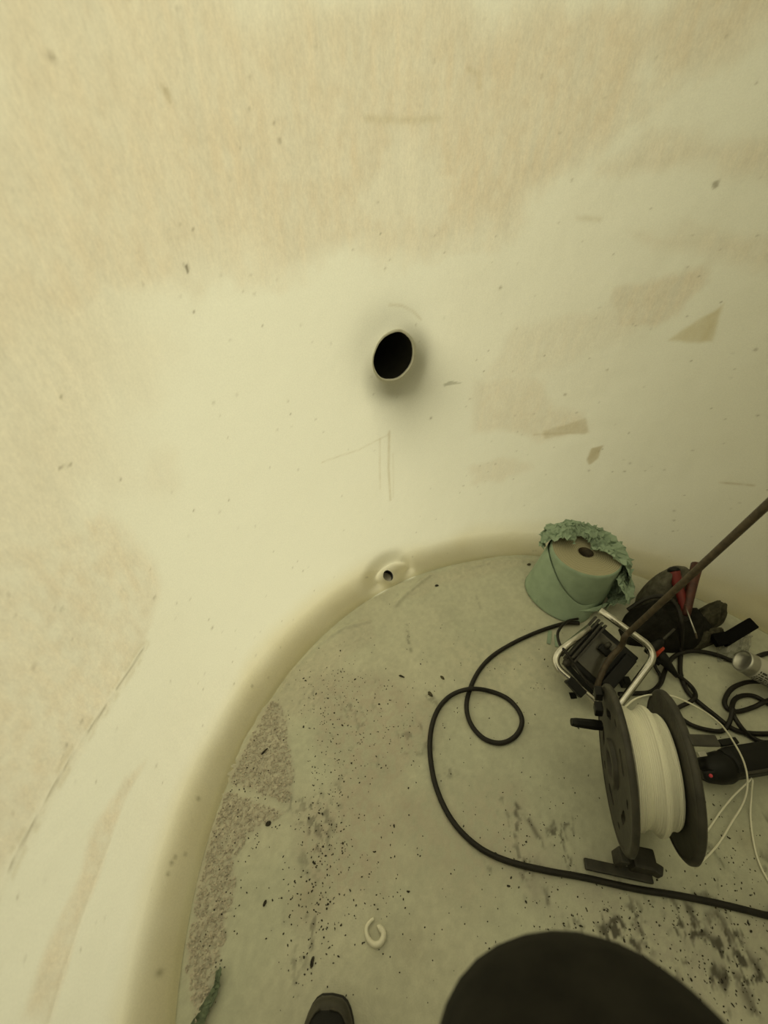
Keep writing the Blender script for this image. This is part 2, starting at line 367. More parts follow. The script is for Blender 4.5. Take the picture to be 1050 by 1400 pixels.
FAR2 = [(545, 820), (590, 785), (640, 768), (725, 768), (660, 790), (600, 800), (565, 822)]
sLEFT = fpoly(LEFT, 1, .012, .015, .2); sFAR = fpoly(FAR, 1, .015, .015, .2); sFAR2 = fpoly(FAR2, 1, .01, .012, .2)
gap = np.exp(-(line_d(X, Y, FP([(305, 1075), (340, 1085), (390, 1105)]))/.013)**2)
sLEFT = sLEFT*(1-gap); flayer(.7*sLEFT, (.69, .635, .52)); flayer(.45*sFAR, (.72, .67, .54)); flayer(.35*sFAR2, (.74, .68, .54))
flayer(fpoly([(440, 930), (560, 930), (590, 990), (560, 1080), (480, 1100), (430, 1010)], .5, .05), PINK)
flayer(fpoly([(420, 1110), (470, 1060), (560, 1100), (540, 1200), (460, 1260), (400, 1250)], .5, .04), PINK)
flayer(fpoly([(560, 1080), (700, 1080), (740, 1180), (640, 1230), (560, 1180)], .38, .06), PINK)
flayer(fpoly([(690, 1150), (860, 1190), (1080, 1260), (1080, 1420), (900, 1420), (760, 1250)], .45, .05, .05, .6), (.54, .51, .43))
flayer(fpoly([(600, 880), (740, 880), (760, 940), (660, 960)], .35, .05), (.80, .76, .6))
# black scuffs trodden in by boots
sc = sstep(.56, .70, fbm(X*26+lo*4, Y*18, 141, 4))*sstep(.44, .60, fbm(X*120, Y*75, 151, 2))
for pts, k in (([(800, 1215), (930, 1225), (1080, 1270), (1080, 1420), (880, 1420), (830, 1330), (770, 1260)], .95), ([(700, 1100), (760, 1090), (800, 1180), (760, 1220), (690, 1180)], .75),
               ([(900, 1180), (1080, 1080), (1080, 1260), (950, 1230)], .5), ([(420, 1080), (470, 1060), (450, 1180), (420, 1180)], .55), ([(400, 1220), (440, 1200), (450, 1270), (400, 1330)], .5), ([(380, 960), (620, 940), (600, 1050), (460, 1010)], .4)):
    flayer(fpoly(pts, k, .04, .05, 0)*sc, DARKF)
for pts, wd, k in (([(556, 855), (558, 875), (562, 890)], .006, .5), ([(651, 815), (657, 832)], .006, .25), ([(705, 1100), (722, 1120), (738, 1148)], .006, .7), ([(980, 1250), (1005, 1285), (1040, 1330)], .010, .7), ([(940, 1240), (975, 1290)], .008, .7), ([(746, 1215), (749, 1235)], .005, .6),
                   ([(760, 1120), (750, 1140)], .006, .6), ([(985, 1330), (1012, 1340), (1030, 1380)], .012, .7), ([(920, 1330), (950, 1390)], .012, .5), ([(860, 1240), (890, 1300)], .010, .5)):
    flayer(k*np.exp(-(line_d(X, Y, FP(pts))/wd)**2)*sstep(.38, .55, hi), DARKF)
for (u, v, r, k) in ((640, 985, .02, .25), (690, 900, .02, .3), (760, 900, .03, .3), (1020, 1150, .03, .3), (583, 960, .012, .3), (560, 1290, .03, .25), (420, 1230, .03, .3)):
    p = F(u, v); flayer(k*np.exp(-((X-p.x)**2+(Y-p.y)**2)/r**2)*(.4+1.2*mid), (.44, .38, .27))
ft *= .74*(1+.22*(hi-.5)+.16*(mid-.5)+.10*(vh-.5))[..., None]
fz = (hi-.5)*.0012+sLEFT*(.002+.009*(vh-.4)*(.4+hi))+sFAR*(.001+.004*(vh-.4))+sFAR2*(.001+.004*(vh-.4))
lip = line_d(X, Y, FP([(386, 945), (398, 920), (412, 905), (430, 885), (470, 858), (505, 850)])); fz += .006*np.exp(-(lip/.007)**2)*(.4+hi)
lip2 = line_d(X, Y, FP([(540, 828), (560, 808), (588, 786)])); fz += .008*np.exp(-(lip2/.008)**2)*(.5+hi)
lip3 = line_d(X, Y, FP([(650, 775), (690, 764), (728, 768)])); fz += .005*np.exp(-(lip3/.007)**2)*(.4+hi)
fz *= 1-sstep(RF-.03, RF+.0, rad)*.6
fidx = np.arange((nf+1)**2).reshape(nf+1, nf+1)
fq = np.stack([fidx[:-1, :-1], fidx[1:, :-1], fidx[1:, 1:], fidx[:-1, 1:]], -1).reshape(-1, 4)
ok = (rad.ravel() < RF+.022)[fq].all(1); fq = fq[ok]
used, inv = np.unique(fq, return_inverse=True)
fco = np.c_[X.ravel(), Y.ravel(), np.minimum(fz.ravel(), .02)-np.where(rad.ravel() > RF, .001, 0)][used]
M_FLOOR = paint_mat('scuffed_plastic_floor', .42, .12, 300)
floor = tag(obj('floor', grid_mesh('floor', fco, inv.reshape(-1, 4), ft.reshape(-1, 3)[used]), M_FLOOR), 'scuffed greenish cream tank floor with grit', kind='structure')
def hz(x, y):
    i = int(round((x-gx[0])/STEP)); j = int(round((y-gy[0])/STEP)); return float(fz[min(max(i, 0), nf), min(max(j, 0), nf)])
# roof of the tank, above the frame, with a manway
M_ROOF = mat('roof_plastic', (.74, .71, .58, 1), .5, var=.08)
nt = M_ROOF.node_tree; pr = nt.nodes['Principled BSDF']; tr = nt.nodes.new('ShaderNodeBsdfTranslucent'); ms = nt.nodes.new('ShaderNodeMixShader'); ms.inputs[0].default_value = .9
tr.inputs['Color'].default_value = (.93, .90, .74, 1); nt.links.new(pr.outputs[0], ms.inputs[1]); nt.links.new(tr.outputs[0], ms.inputs[2]); nt.links.new(ms.outputs[0], [n for n in nt.nodes if n.type == 'OUTPUT_MATERIAL'][0].inputs['Surface'])
bm = bmesh.new(); lathe(bm, [(.33, 2.40), (.33, 2.25), (RW+.02, 2.25)], 64, Matrix.Translation((CX, CY, 0)))
tag(obj('ceiling', bm, M_ROOF), 'cream plastic tank roof with round manway', kind='structure')

bm = bmesh.new(); bmesh.ops.create_grid(bm, x_segments=1, y_segments=1, size=6); bm.transform(Matrix.Translation((CX, CY, -.015)))
tag(obj('ground', bm, mat('yard_concrete', (.30, .28, .23, 1), .9, var=.15, vscale=3)), 'grey concrete ground outside under the tank', kind='structure')

bm = bmesh.new(); box(bm, Matrix.Translation((CX+1.42, CY+.2, 1.7)), .2, 7, 3.4)  # unseen block added to keep sky and bounce light off the right side
tag(obj('wall_sky_blocker', bm, mat('sky_blocker_grey', (.20, .19, .16, 1), .9, var=.2, vscale=4)), 'added unseen grey block shading the right side of the tank', kind='structure')

# ================================================================== MATERIALS OF THE THINGS
M_CABLE = mat('black_rubber', (.013, .011, .008, 1), .5, var=.3, vscale=60, spec=.35)
M_BLACK = mat('black_plastic', (.008, .008, .007, 1), .45, var=.3, vscale=40, spec=.25)
M_MATTE = mat('matt_black', (.005, .005, .005, 1), .9, spec=.1)
M_GREYPL = mat('worn_dark_grey_plastic', (.036, .033, .025, 1), .55, var=.45, vscale=25, bump=.3, bscale=90)
M_CHROME = mat('chromed_tube', (.62, .60, .55, 1), .22, metal=1, var=.12, vscale=60)
M_STEEL = mat('bright_steel', (.55, .54, .5, 1), .3, metal=1)
M_PAPER = mat('green_cleaning_paper', (.32, .41, .31, 1), .9, var=.10, vscale=25, bump=.25, bscale=250, spec=.1)
M_ROLLEND = mat('roll_end_paper', (.44, .405, .28, 1), .95, spec=.1)
M_ROD = mat('white_welding_rod', (.90, .88, .74, 1), .4)
M_CLOTH = mat('black_cloth', (.018, .017, .014, 1), .95, var=.35, vscale=40, bump=.4, bscale=400, spec=.15)
M_GREYC = mat('dusty_grey_cloth', (.12, .113, .088, 1), .95, var=.4, vscale=45, bump=.5, bscale=350, spec=.1)
M_GLOVE = mat('dark_olive_glove', (.075, .070, .048, 1), .85, var=.4, vscale=60, bump=.5, bscale=300, spec=.15)
M_RED = mat('red_grip', (.15, .012, .011, 1), .45, var=.2)
M_RUST = mat('brown_red_grip', (.065, .018, .010, 1), .5, var=.4, vscale=50)
M_REDCON = mat('orange_red_plastic', (.55, .055, .02, 1), .4)
M_ROPE = mat('brown_cable_sheath', (.060, .043, .024, 1), .6, var=.35, vscale=70, bump=.3)
M_ALU = mat('aluminium_can', (.50, .49, .45, 1), .33, metal=.85, var=.1)
M_LABEL = mat('pale_print', (.55, .53, .47, 1), .5)
M_PRINT = mat('dark_print', (.06, .06, .055, 1), .6)
M_CLEAR = mat('clear_film', (.80, .80, .74, 1), .12, trans=.75, alpha=.55)
M_PANEL = mat('lamp_cover_glass', (.060, .056, .040, 1), .25, var=.3, vscale=20)
M_TROUSER = mat('dark_work_trousers', (.013, .012, .009, 1), .92, var=.35, vscale=30, bump=.3, bscale=500, spec=.15)
M_SKIN = mat('skin', (.45, .27, .18, 1), .6, spec=.3)
M_SHOE = mat('dark_shoe_leather', (.040, .036, .025, 1), .6, var=.3, vscale=40, bump=.2)
M_SHOEIN = mat('black_shoe_mesh', (.008, .008, .007, 1), .9, bump=.3, bscale=500)
M_SOLE = mat('black_shoe_sole', (.015, .014, .012, 1), .8)
M_WHITE = mat('white_plastic_bead', (.80, .77, .64, 1), .4)
# ring lines on the roll end
nt = M_ROLLEND.node_tree; tc = nt.nodes.new('ShaderNodeTexCoord'); wv = nt.nodes.new('ShaderNodeTexWave'); wv.wave_type = 'RINGS'; wv.rings_direction = 'Z'
wv.inputs['Scale'].default_value = 55; wv.inputs['Distortion'].default_value = 2.5; wv.inputs['Detail'].default_value = 2
rp = nt.nodes.new('ShaderNodeMapRange'); rp.inputs[3].default_value = .78; rp.inputs[4].default_value = 1.12
vm = nt.nodes.new('ShaderNodeVectorMath'); vm.operation = 'SCALE'; vm.inputs[0].default_value = (.44, .405, .28)
nt.links.new(tc.outputs['Object'], wv.inputs['Vector']); nt.links.new(wv.outputs['Fac'], rp.inputs[0]); nt.links.new(rp.outputs[0], vm.inputs['Scale'])
nt.links.new(vm.outputs[0], nt.nodes['Principled BSDF'].inputs['Base Color'])

# ================================================================== PAPER ROLL
RH = 0.205; TOP = F(802, 753, RH); ROLL = Vector((TOP.x, TOP.y, 0)); RR = 0.117
roll = thing('paper_roll', ROLL, 'big upright roll of green cleaning paper with crumpled sheet on top', 'paper roll')
MR = Matrix.Translation(ROLL)
bm = bmesh.new(); lathe(bm, [(.026, .003), (RR, .003), (RR+.001, .05), (RR+.0015, .12), (RR+.001, .19), (RR, RH-.004), (RR-.004, RH-.0005), (RR-.005, RH-.0005)], 64, MR)
obj('wound_paper', bm, M_PAPER, roll, True)
bm = bmesh.new(); prof = [(.026, RH-.012)]+[(.026+(RR-.030)*k/14, RH-(.0015 if k % 2 else 0)-.006*(1-k/14)**2) for k in range(15)]
lathe(bm, prof, 64)
e = obj('roll_end', bm, M_ROLLEND, roll, True); e.matrix_parent_inverse = Matrix.Identity(4)
bm = bmesh.new(); lathe(bm, [(.026, .004), (.0265, RH-.008), (.0235, RH-.008), (.0235, .004)], 32, MR, True)
obj('core_tube', bm, M_ROPE, roll, True)
def crumple(name, P, nu, nv, m, parent, amp, seed, thick=.0012, quadflat=True):
    r = random.Random(seed); bm = bmesh.new(); V = []
    for i in range(nu+1):
        row = []
        for j in range(nv+1):
            u, v = i/nu, j/nv; p = P(u, v)
            k = (1 if 0 < j < nv and 0 < i < nu else .6)
            row.append(bm.verts.new(p+Vector((r.gauss(0, amp), r.gauss(0, amp), r.gauss(0, amp)))*k))
        V.append(row)
    for i in range(nu):
        for j in range(nv):
            a, b, c, d = V[i][j], V[i+1][j], V[i+1][j+1], V[i][j+1]
            if r.random() < .5: bm.faces.new((a, b, c)); bm.faces.new((a, c, d))
            else: bm.faces.new((a, b, d)); bm.faces.new((b, c, d))
    o = obj(name, bm, m, parent)
    sm = o.modifiers.new('thick', 'SOLIDIFY'); sm.thickness = thick; sm.offset = 0
    return o
# crumpled end heaped over the back of the top and down the right side
def crum(u, v):
    ang = math.radians(165-205*u)           # from back-left round to front-right
    if v < .5:
        t = v/.5; r = .030+.020*math.sin(5*u+.5)+(RR+.004-.035)*t; z = RH+.010+.040*math.sin(math.pi*(.15+.8*t))*(.55+.45*math.sin(6*u+.4))
    else:
        t = (v-.5)/.5; drop = .045+.10*sstep(.45, .9, np.float64(u))
        r = RR+.006+.024*math.sin(math.pi*t)*(.7+.5*math.sin(8*u))+.014*t; z = RH+.016-drop*t
    return ROLL+Vector((r*math.cos(ang), r*math.sin(ang), float(z)))
crumple('crumpled_sheet', crum, 52, 26, M_PAPER, roll, .0050, 5)
def crum2(u, v):
    ang = math.radians(30-85*u); t = v; r = RR+.020+.034*math.sin(math.pi*t)+.014*math.sin(5*u+8*t); z = .175-.15*t
    return ROLL+Vector((r*math.cos(ang), r*math.sin(ang), z))
crumple('crumpled_tail', crum2, 26, 22, M_PAPER, roll, .0050, 8)
# unwound smooth length wrapped loosely round the left and front
def loose(u, v):
    ang = math.radians(130+165*u); bulge = math.sin(math.pi*min(1, u*1.05))
    r = RR+.006+(.050*bulge)*(1-v)**1.0+.008*math.sin(3*math.pi*u)*(1-v)
    if u > .8: r -= (u-.8)*.03
    top = .178-.120*sstep(.25, .85, np.float64(u)); z = .004+float(top)*v+.006*math.sin(11*u)*(1-v)*0
    return ROLL+Vector((r*math.cos(ang), r*math.sin(ang), z))
bm = bmesh.new(); nu, nv = 60, 16; V = [[bm.verts.new(loose(i/nu, j/nv)+Vector((0, 0, 0))) for j in range(nv+1)] for i in range(nu+1)]
for i in range(nu):
    for j in range(nv): bm.faces.new((V[i][j], V[i+1][j], V[i+1][j+1], V[i][j+1]))
o = obj('loose_sheet', bm, M_PAPER, roll, True); sm = o.modifiers.new('thick', 'SOLIDIFY'); sm.thickness = .0015; sm.offset = 0
# skirt of the sheet lying out on the floor in front
def skirt(u, v):
    a = F(733+112*u, 812+26*math.sin(math.pi*(.15+.75*u)), .012); b = ROLL+Vector(((RR+.02)*math.cos(math.radians(200+95*u)), (RR+.02)*math.sin(math.radians(200+95*u)), .045))
    p = a.lerp(b, v); p.z += .012*math.sin(math.pi*v)*(1+math.sin(9*u)); return p
crumple('sheet_hem', skirt, 16, 6, M_PAPER, roll, .0022, 12)
sw = obj('paper_scrap', bmesh.new(), M_PAPER)
bm = bmesh.new()
for (a, b, wd) in (((752, 862), (750, 880), .006), ((760, 868), (761, 884), .005)):
    p, q = F(*a, .004), F(*b, .004); d = (q-p); M = frame((p+q)/2, d, (0, 0, 1)); box(bm, M, d.length, wd*2, .0016)
me = sw.data; bm.to_mesh(me); bm.free(); tag(sw, 'torn green paper strips on floor beside the black cable near the roll', 'paper scrap')

# ================================================================== FLOODLIGHT WITH CHROMED TUBE FRAME
N_FL = Vector((-.12, -.50, .86)).normalized(); P_FL = F(826, 898, .105)
def PL(u, v, off=0.0): return on_plane(u, v, P_FL, N_FL)+N_FL*off
base = F(826, 905)
lampT = thing('floodlight', base, 'chrome tube framed black floodlight lying between paper roll and spool', 'work light')
A, B, Cc, D = PL(822, 828), PL(899, 893), PL(836, 978), PL(752, 905)
def rounded(pts, r, n=8):
    out = []; N = len(pts)
    for i in range(N):
        p = pts[i]; a = (pts[i-1]-p).normalized(); b = (pts[(i+1) % N]-p).normalized()
        for k in range(n+1):
            t = k/n; out.append((p+a*r)*(1-t)**2+p*2*t*(1-t)+(p+b*r)*t*t)
    return out
loop = rounded([A, B, Cc, D], .045)
# chrome tube: starts at the top corner, runs round and returns
path = [PL(820, 834)]+loop[9:]+[PL(806, 858)]
path = [path[0].lerp(path[1], t/3) for t in range(3)]+path[1:]
bm = bmesh.new(); tube(bm, path, .0108, 14); obj('tube_frame', bm, M_CHROME, lampT, True)
ex = (B-A).normalized(); ey = (A-D).normalized(); ctr = (A+B+Cc+D)/4
def FR(c): return frame(c, ex, N_FL)
bm = bmesh.new(); box(bm, FR(ctr-N_FL*.040), .150, .155, .034, .006); housing = obj('lamp_housing', bm, M_BLACK, lampT)
bm = bmesh.new(); box(bm, FR(ctr-N_FL*.021-ex*.018), .090, .120, .004, .0015); obj('glass_cover', bm, M_PANEL, housing)
for k in range(4):
    bm = bmesh.new(); box(bm, FR(ctr-N_FL*.012+ex*(-.088+.012*k)), .006, .165, .016, .001); obj('cooling_fin', bm, M_GREYPL, housing)
bm = bmesh.new(); box(bm, FR(ctr-N_FL*.016+ex*.055), .035, .12, .018, .004); obj('driver_box', bm, M_BLACK, housing)
bm = bmesh.new(); box(bm, FR(ctr-N_FL*.010+ey*.020+ex*(-.012)), .034, .022, .02, .003); obj('switch', bm, M_BLACK, housing)
bm = bmesh.new(); tube(bm, [ctr-N_FL*.003+ey*.028-ex*.015, ctr+N_FL*.012+ey*.040-ex*.018], [.008, .007], 12); obj('knob', bm, M_GREYPL, lampT, True)
g0, g1 = PL(776, 928), PL(797, 950)
bm = bmesh.new(); box(bm, frame((g0+g1)/2, g1-g0, N_FL), (g1-g0).length, .026, .026, .003); obj('rubber_grip', bm, M_BLACK, lampT)
c0 = PL(772, 905, -.012); c1 = PL(812, 948, -.012)
bm = bmesh.new(); box(bm, frame((c0+c1)/2, c1-c0, N_FL), (c1-c0).length, .014, .014, .002); obj('hinge_bar', bm, M_BLACK, lampT)
bm = bmesh.new(); tube(bm, [PL(775, 906, -.006), PL(775, 906, .004)], .011, 16); obj('hinge_bolt', bm, M_GREYPL, lampT, True)
for (u, v) in ((868, 930), (790, 955)):
    p = PL(u, v, -.055); p2 = Vector((p.x, p.y, .001)); bm = bmesh.new(); box(bm, frame((p+p2)/2, (1, 0, 0), (0, 0, 1)), .022, .022, max(.01, p.z), .003); obj('foot', bm, M_BLACK, lampT)

# ================================================================== WELDING ROD SPOOL
SPC = Vector((.537, .366, .186)); SA, SE = math.radians(-11.4), math.radians(13); SD = .322; SWD = .098
ax = Vector((math.cos(SA)*math.cos(SE), math.sin(SA)*math.cos(SE), math.sin(SE)))
spool = thing('welding_rod_spool', Vector((SPC.x+.05, SPC.y, 0)), 'dark spool wound with white plastic welding rod, standing on its flanges', 'spool')
up_s = (Vector((0, 0, 1))-ax*ax.z).normalized(); fw_s = up_s.cross(ax)
MS = frame(SPC, up_s, ax)
def flange(z0, th, holes, name, R):
    """disc with round and oblong openings, cut as a triangulated plate"""
    bm = bmesh.new(); seg = 56
    outer = [Vector((R*math.cos(2*math.pi*k/seg), R*math.sin(2*math.pi*k/seg), 0)) for k in range(seg)]
    loops = [outer]
    for (a, rc, l, wd) in holes:
        c = Vector((rc*math.cos(a), rc*math.sin(a), 0)); ur = Vector((math.cos(a), math.sin(a), 0)); ut = Vector((-math.sin(a), math.cos(a), 0)); lp = []
        for k in range(20):
            t = 2*math.pi*k/20; x = math.cos(t)*wd; y = math.sin(t)*wd+(l if math.sin(t) > 0 else -l)
            lp.append(c+ur*x+ut*y)
        loops.append(lp)
    edges = []
    for lp in loops:
        vs = [bm.verts.new(p) for p in lp]
        for i in range(len(vs)): edges.append(bm.edges.new((vs[i], vs[(i+1) % len(vs)])))
    bmesh.ops.triangle_fill(bm, use_beauty=True, edges=edges)
    fs = bm.faces[:]
    r = bmesh.ops.extrude_face_region(bm, geom=fs); vs = [v for v in r['geom'] if isinstance(v, bmesh.types.BMVert)]
    bmesh.ops.translate(bm, verts=vs, vec=(0, 0, th)); bm.transform(MS @ Matrix.Translation((0, 0, z0)))
    return obj(name, bm, M_GREYPL, spool)
hs = [(math.radians(20+72*k), .105, .016, .010) for k in range(5)]+[(math.radians(56+72*k), .125, .004, .006) for k in range(5)]
fl0 = flange(-.012, .012, hs, 'flange', SD/2+.006); fl1 = flange(SWD, .012, [], 'flange', SD/2)
bm = bmesh.new(); lathe(bm, [(SD/2+.006, -.013), (SD/2+.010, -.009), (SD/2+.010, -.003), (SD/2+.004, .001), (SD/2-.004, .001), (SD/2-.004, -.013)], 64, MS, True); obj('flange_rim', bm, M_GREYPL, fl0, True)
bm = bmesh.new(); lathe(bm, [(SD/2, SWD-.001), (SD/2+.005, SWD+.004), (SD/2+.005, SWD+.010), (SD/2, SWD+.014), (SD/2-.006, SWD+.014), (SD/2-.006, SWD-.001)], 64, MS, True); obj('flange_rim', bm, M_GREYPL, fl1, True)
# wound rod: many turns lying side by side, a little uneven
prof = []; rnd = random.Random(4); nturn = 26; w0 = .003; wr = (SWD-.006)/nturn
for k in range(nturn):
    R0 = .120+.006*math.sin(k*.5)+rnd.uniform(-.0026, .0026)-.010*max(0, (k-20)/6)
    for (q, dr) in ((.0, -.0015), (.25, .0003), (.5, .001), (.75, .0003)): prof.append((R0+dr, w0+(k+q)*wr))
bm = bmesh.new(); lathe(bm, [(.05, w0)]+prof+[(.05, SWD-.003)], 72, MS); obj('wound_rod', bm, M_ROD, spool, True)
bm = bmesh.new(); lathe(bm, [(.028, -.02), (.052, -.02), (.052, SWD+.02), (.028, SWD+.02)], 32, MS, True); obj('hub', bm, M_GREYPL, spool, True)
# peg handle on the outer face, knob, near foot clamp, far lug
def at_spool(u, v, z): return on_plane(u, v, SPC+ax*z, ax)
p0 = F(822, 992, .20); p1 = F(781, 987, .20)
bm = bmesh.new(); tube(bm, [p0, p0.lerp(p1, .25), p0.lerp(p1, .85), p1], [.012, .0125, .011, .009], 8); obj('peg_handle', bm, M_BLACK, spool)
for v in (948, 969):
    p = F(818, v, .235); bm = bmesh.new(); box(bm, frame(p, ax, up_s), .018, .024, .030, .003); obj('clamp_block', bm, M_BLACK, spool)
q0, q1 = F(800, 1180, .014), F(893, 1200, .014)
bm = bmesh.new(); box(bm, frame((q0+q1)/2, q1-q0, (0, 0, 1)), (q1-q0).length, .022, .010, .003, (0, 0, -.005)); obj('foot_plate', bm, M_GREYPL, spool)
k0 = F(876, 1176, .03); bm = bmesh.new(); box(bm, frame(k0, q1-q0, (0, 0, 1)), .050, .042, .046, .006); box(bm, frame(k0+Vector((.012, -.012, .006)), Vector((1, -.6, 0)), (0, 0, 1)), .046, .020, .030, .004); fcl = obj('foot_clamp', bm, M_GREYPL, spool)
k1 = F(848, 1172, .045); bm = bmesh.new(); box(bm, frame(k1, q1-q0, (0, 0, 1)), .018, .03, .05, .003); obj('clamp_jaw', bm, M_GREYPL, fcl)
t0 = at_spool(942, 1012, SWD+.008); t1 = F(981, 1013, t0.z); bm = bmesh.new(); box(bm, frame((t0+t1)/2, t1-t0, (0, 0, 1)), (t1-t0).length, .022, .008, .003); obj('lug', bm, M_GREYPL, spool)
# loose end of the rod springing off the spool
e0 = SPC+ax*.01+up_s*.118-fw_s*.02
le = [F(853, 968, .235), F(868, 956, .25), F(890, 950, .25), F(920, 952, .235), F(955, 968, .20), F(985, 990, .16), F(1005, 1018, .12), F(1018, 1045, .09), F(1022, 1072, .06), F(1016, 1098, .03), F(1000, 1125, .012), F(985, 1150, .008), F(968, 1170, .006), F(950, 1186, .005)]
bm = bmesh.new(); tube(bm, spline(le), .0021, 8); obj('loose_rod', bm, M_ROD, spool, True)
le2 = [F(945, 1165, .005), F(970, 1132, .006), F(985, 1110, .012), F(1003, 1088, .03), F(1028, 1064, .05)]
bm = bmesh.new(); tube(bm, spline(le2)[:-1]+[F(1028, 1064, .05), F(1029, 1066, .05)]+spline([F(1029, 1068, .05), F(1027, 1090, .02), F(1026, 1115, .005), F(1030, 1150, .004), F(1038, 1180, .004), F(1056, 1215, .004)]), .0021, 8); obj('loose_rod', bm, M_ROD, spool, True)

# ================================================================== CABLES
def cable(name, pts, r, label, cat='cable', m=None, group=None):
    bm = bmesh.new(); tube(bm, spline(pts, 8), r, 10); return tag(obj(name, bm, m or M_CABLE, None, True), label, cat, group)
c = .0068
G = lambda L, z=c: [F(p[0], p[1], p[2] if len(p) > 2 else z) for p in L]
cable('power_cable', [Vector((1.32, .05, c)), Vector((1.22, -.22, c)), Vector((1.02, -.28, c)), Vector((.86, -.12, c))]+G([(1075, 1258), (1050, 1252), (985, 1236), (925, 1224), (868, 1215), (800, 1200), (745, 1190), (690, 1176), (650, 1155), (617, 1120), (596, 1075), (588, 1030), (590, 995), (600, 968), (618, 950, .010), (643, 942, .022), (670, 945), (695, 956), (711, 975), (713, 992), (703, 1008), (684, 1016), (662, 1010), (645, 992), (638, 970), (641, 947), (653, 920), (672, 898), (700, 880), (730, 866), (755, 857), (775, 852, .010), (792, 852, .014)]), c, 'long black cable looping across the open floor to the bottom right')
bm = bmesh.new(); tube(bm, spline(G([(790, 846, .02), (775, 850, .05), (763, 864, .085), (765, 880, .10), (774, 892, .115), (785, 908, .10), (797, 926, .09), (812, 942, .075)])), .0045, 10); obj('lamp_lead', bm, M_CABLE, lampT, True)
# taut brown cable coming down from above
hp = F(865, 860, .24); he = Vector((.69, .285, 2.42))
hc = [PL(814, 944, .004), PL(819, 925, .012), PL(829, 902, .022), PL(843, 884, .034), F(854, 871, .205), hp]+[hp.lerp(he, k) for k in (.08, .2, .4, .7, 1)]
cable('hanging_cable', hc, .0082, 'taut brown cable slanting down from upper right into the floodlight', 'cable', M_ROPE)
cable('draped_cable', [F(858, 834, .10), F(880, 820, .135), F(900, 815, .15), F(916, 819, .15), F(927, 832, .135), F(932, 852, .11), F(932, 872, .06), F(931, 890, .014), F(930, 918, .008), F(936, 938, .008), F(946, 952, .008), F(975, 976, .008), F(1003, 997, .008), F(1030, 1003, .008), F(1065, 1003, .008)], .0068, 'dark cable draped over the black jacket and down to the floor')
cable('extension_cable', G([(846, 949, .012), (870, 948, .012), (890, 946, .012), (903, 934, .012), (910, 915, .012), (920, 899, .012), (938, 891, .02), (960, 891, .012), (982, 896, .01), (1000, 903, .008), (1020, 906, .008), (1035, 898, .008), (1050, 893, .008), (1070, 892, .008)], .008), .0068, 'black cable arching across the floor towards the silver can')
cable('coiled_cable', G([(1070, 931, .02), (1045, 932, .02), (1020, 933, .02), (1000, 942, .012), (991, 957), (994, 968), (1008, 973), (1030, 967), (1045, 960, .02), (1065, 955), (1085, 975), (1070, 1010), (1045, 1015), (1025, 1006), (1010, 990, .022), (1001, 972, .022), (1004, 957, .012), (1016, 951), (1032, 952), (1050, 962), (1075, 978)], .008), .0065, 'coil of black cable at the right edge in front of the silver can')
cable('thin_cable', G([(857, 977), (880, 972), (903, 968), (925, 978), (945, 991), (968, 998), (988, 999), (998, 985, .02), (1002, 968, .034)], .008), .0062, 'thin black cable running behind the spool to the coil')
# plug
pT = thing('power_plug', F(905, 905), 'black cable plug with orange red collar beside the chrome frame', 'plug')
a, b = F(896, 888, .06), F(926, 925, .02); d = b-a
bm = bmesh.new(); tube(bm, [a.lerp(b, t) for t in (.12, .2, .45, .6, .85, 1)], [.014, .018, .017, .013, .009, .007], 12); obj('plug_body', bm, M_BLACK, pT, True)
bm = bmesh.new(); box(bm, frame(a.lerp(b, .05), d, (0, 0, 1)), .026, .036, .030, .003); obj('collar', bm, M_REDCON, pT)
bm = bmesh.new(); box(bm, frame(a.lerp(b, .30)-Vector((.012, .0, .010)), d, (0, 0, 1)), .03, .02, .02, .003); obj('latch', bm, M_BLACK, pT)
bm = bmesh.new(); tube(bm, spline(G([(922, 921, .02), (936, 930, .012), (947, 941), (951, 952, .02), (943, 960, .02), (930, 966), (915, 975), (900, 982)], .008)), .006, 10); obj('plug_cable', bm, M_CABLE, pT, True)
bm = bmesh.new(); tube(bm, spline(G([(893, 897, .04), (896, 912, .02), (903, 925, .009), (900, 940, .020), (888, 948, .022)], .008)), .005, 10); obj('plug_cable', bm, M_CABLE, pT, True)

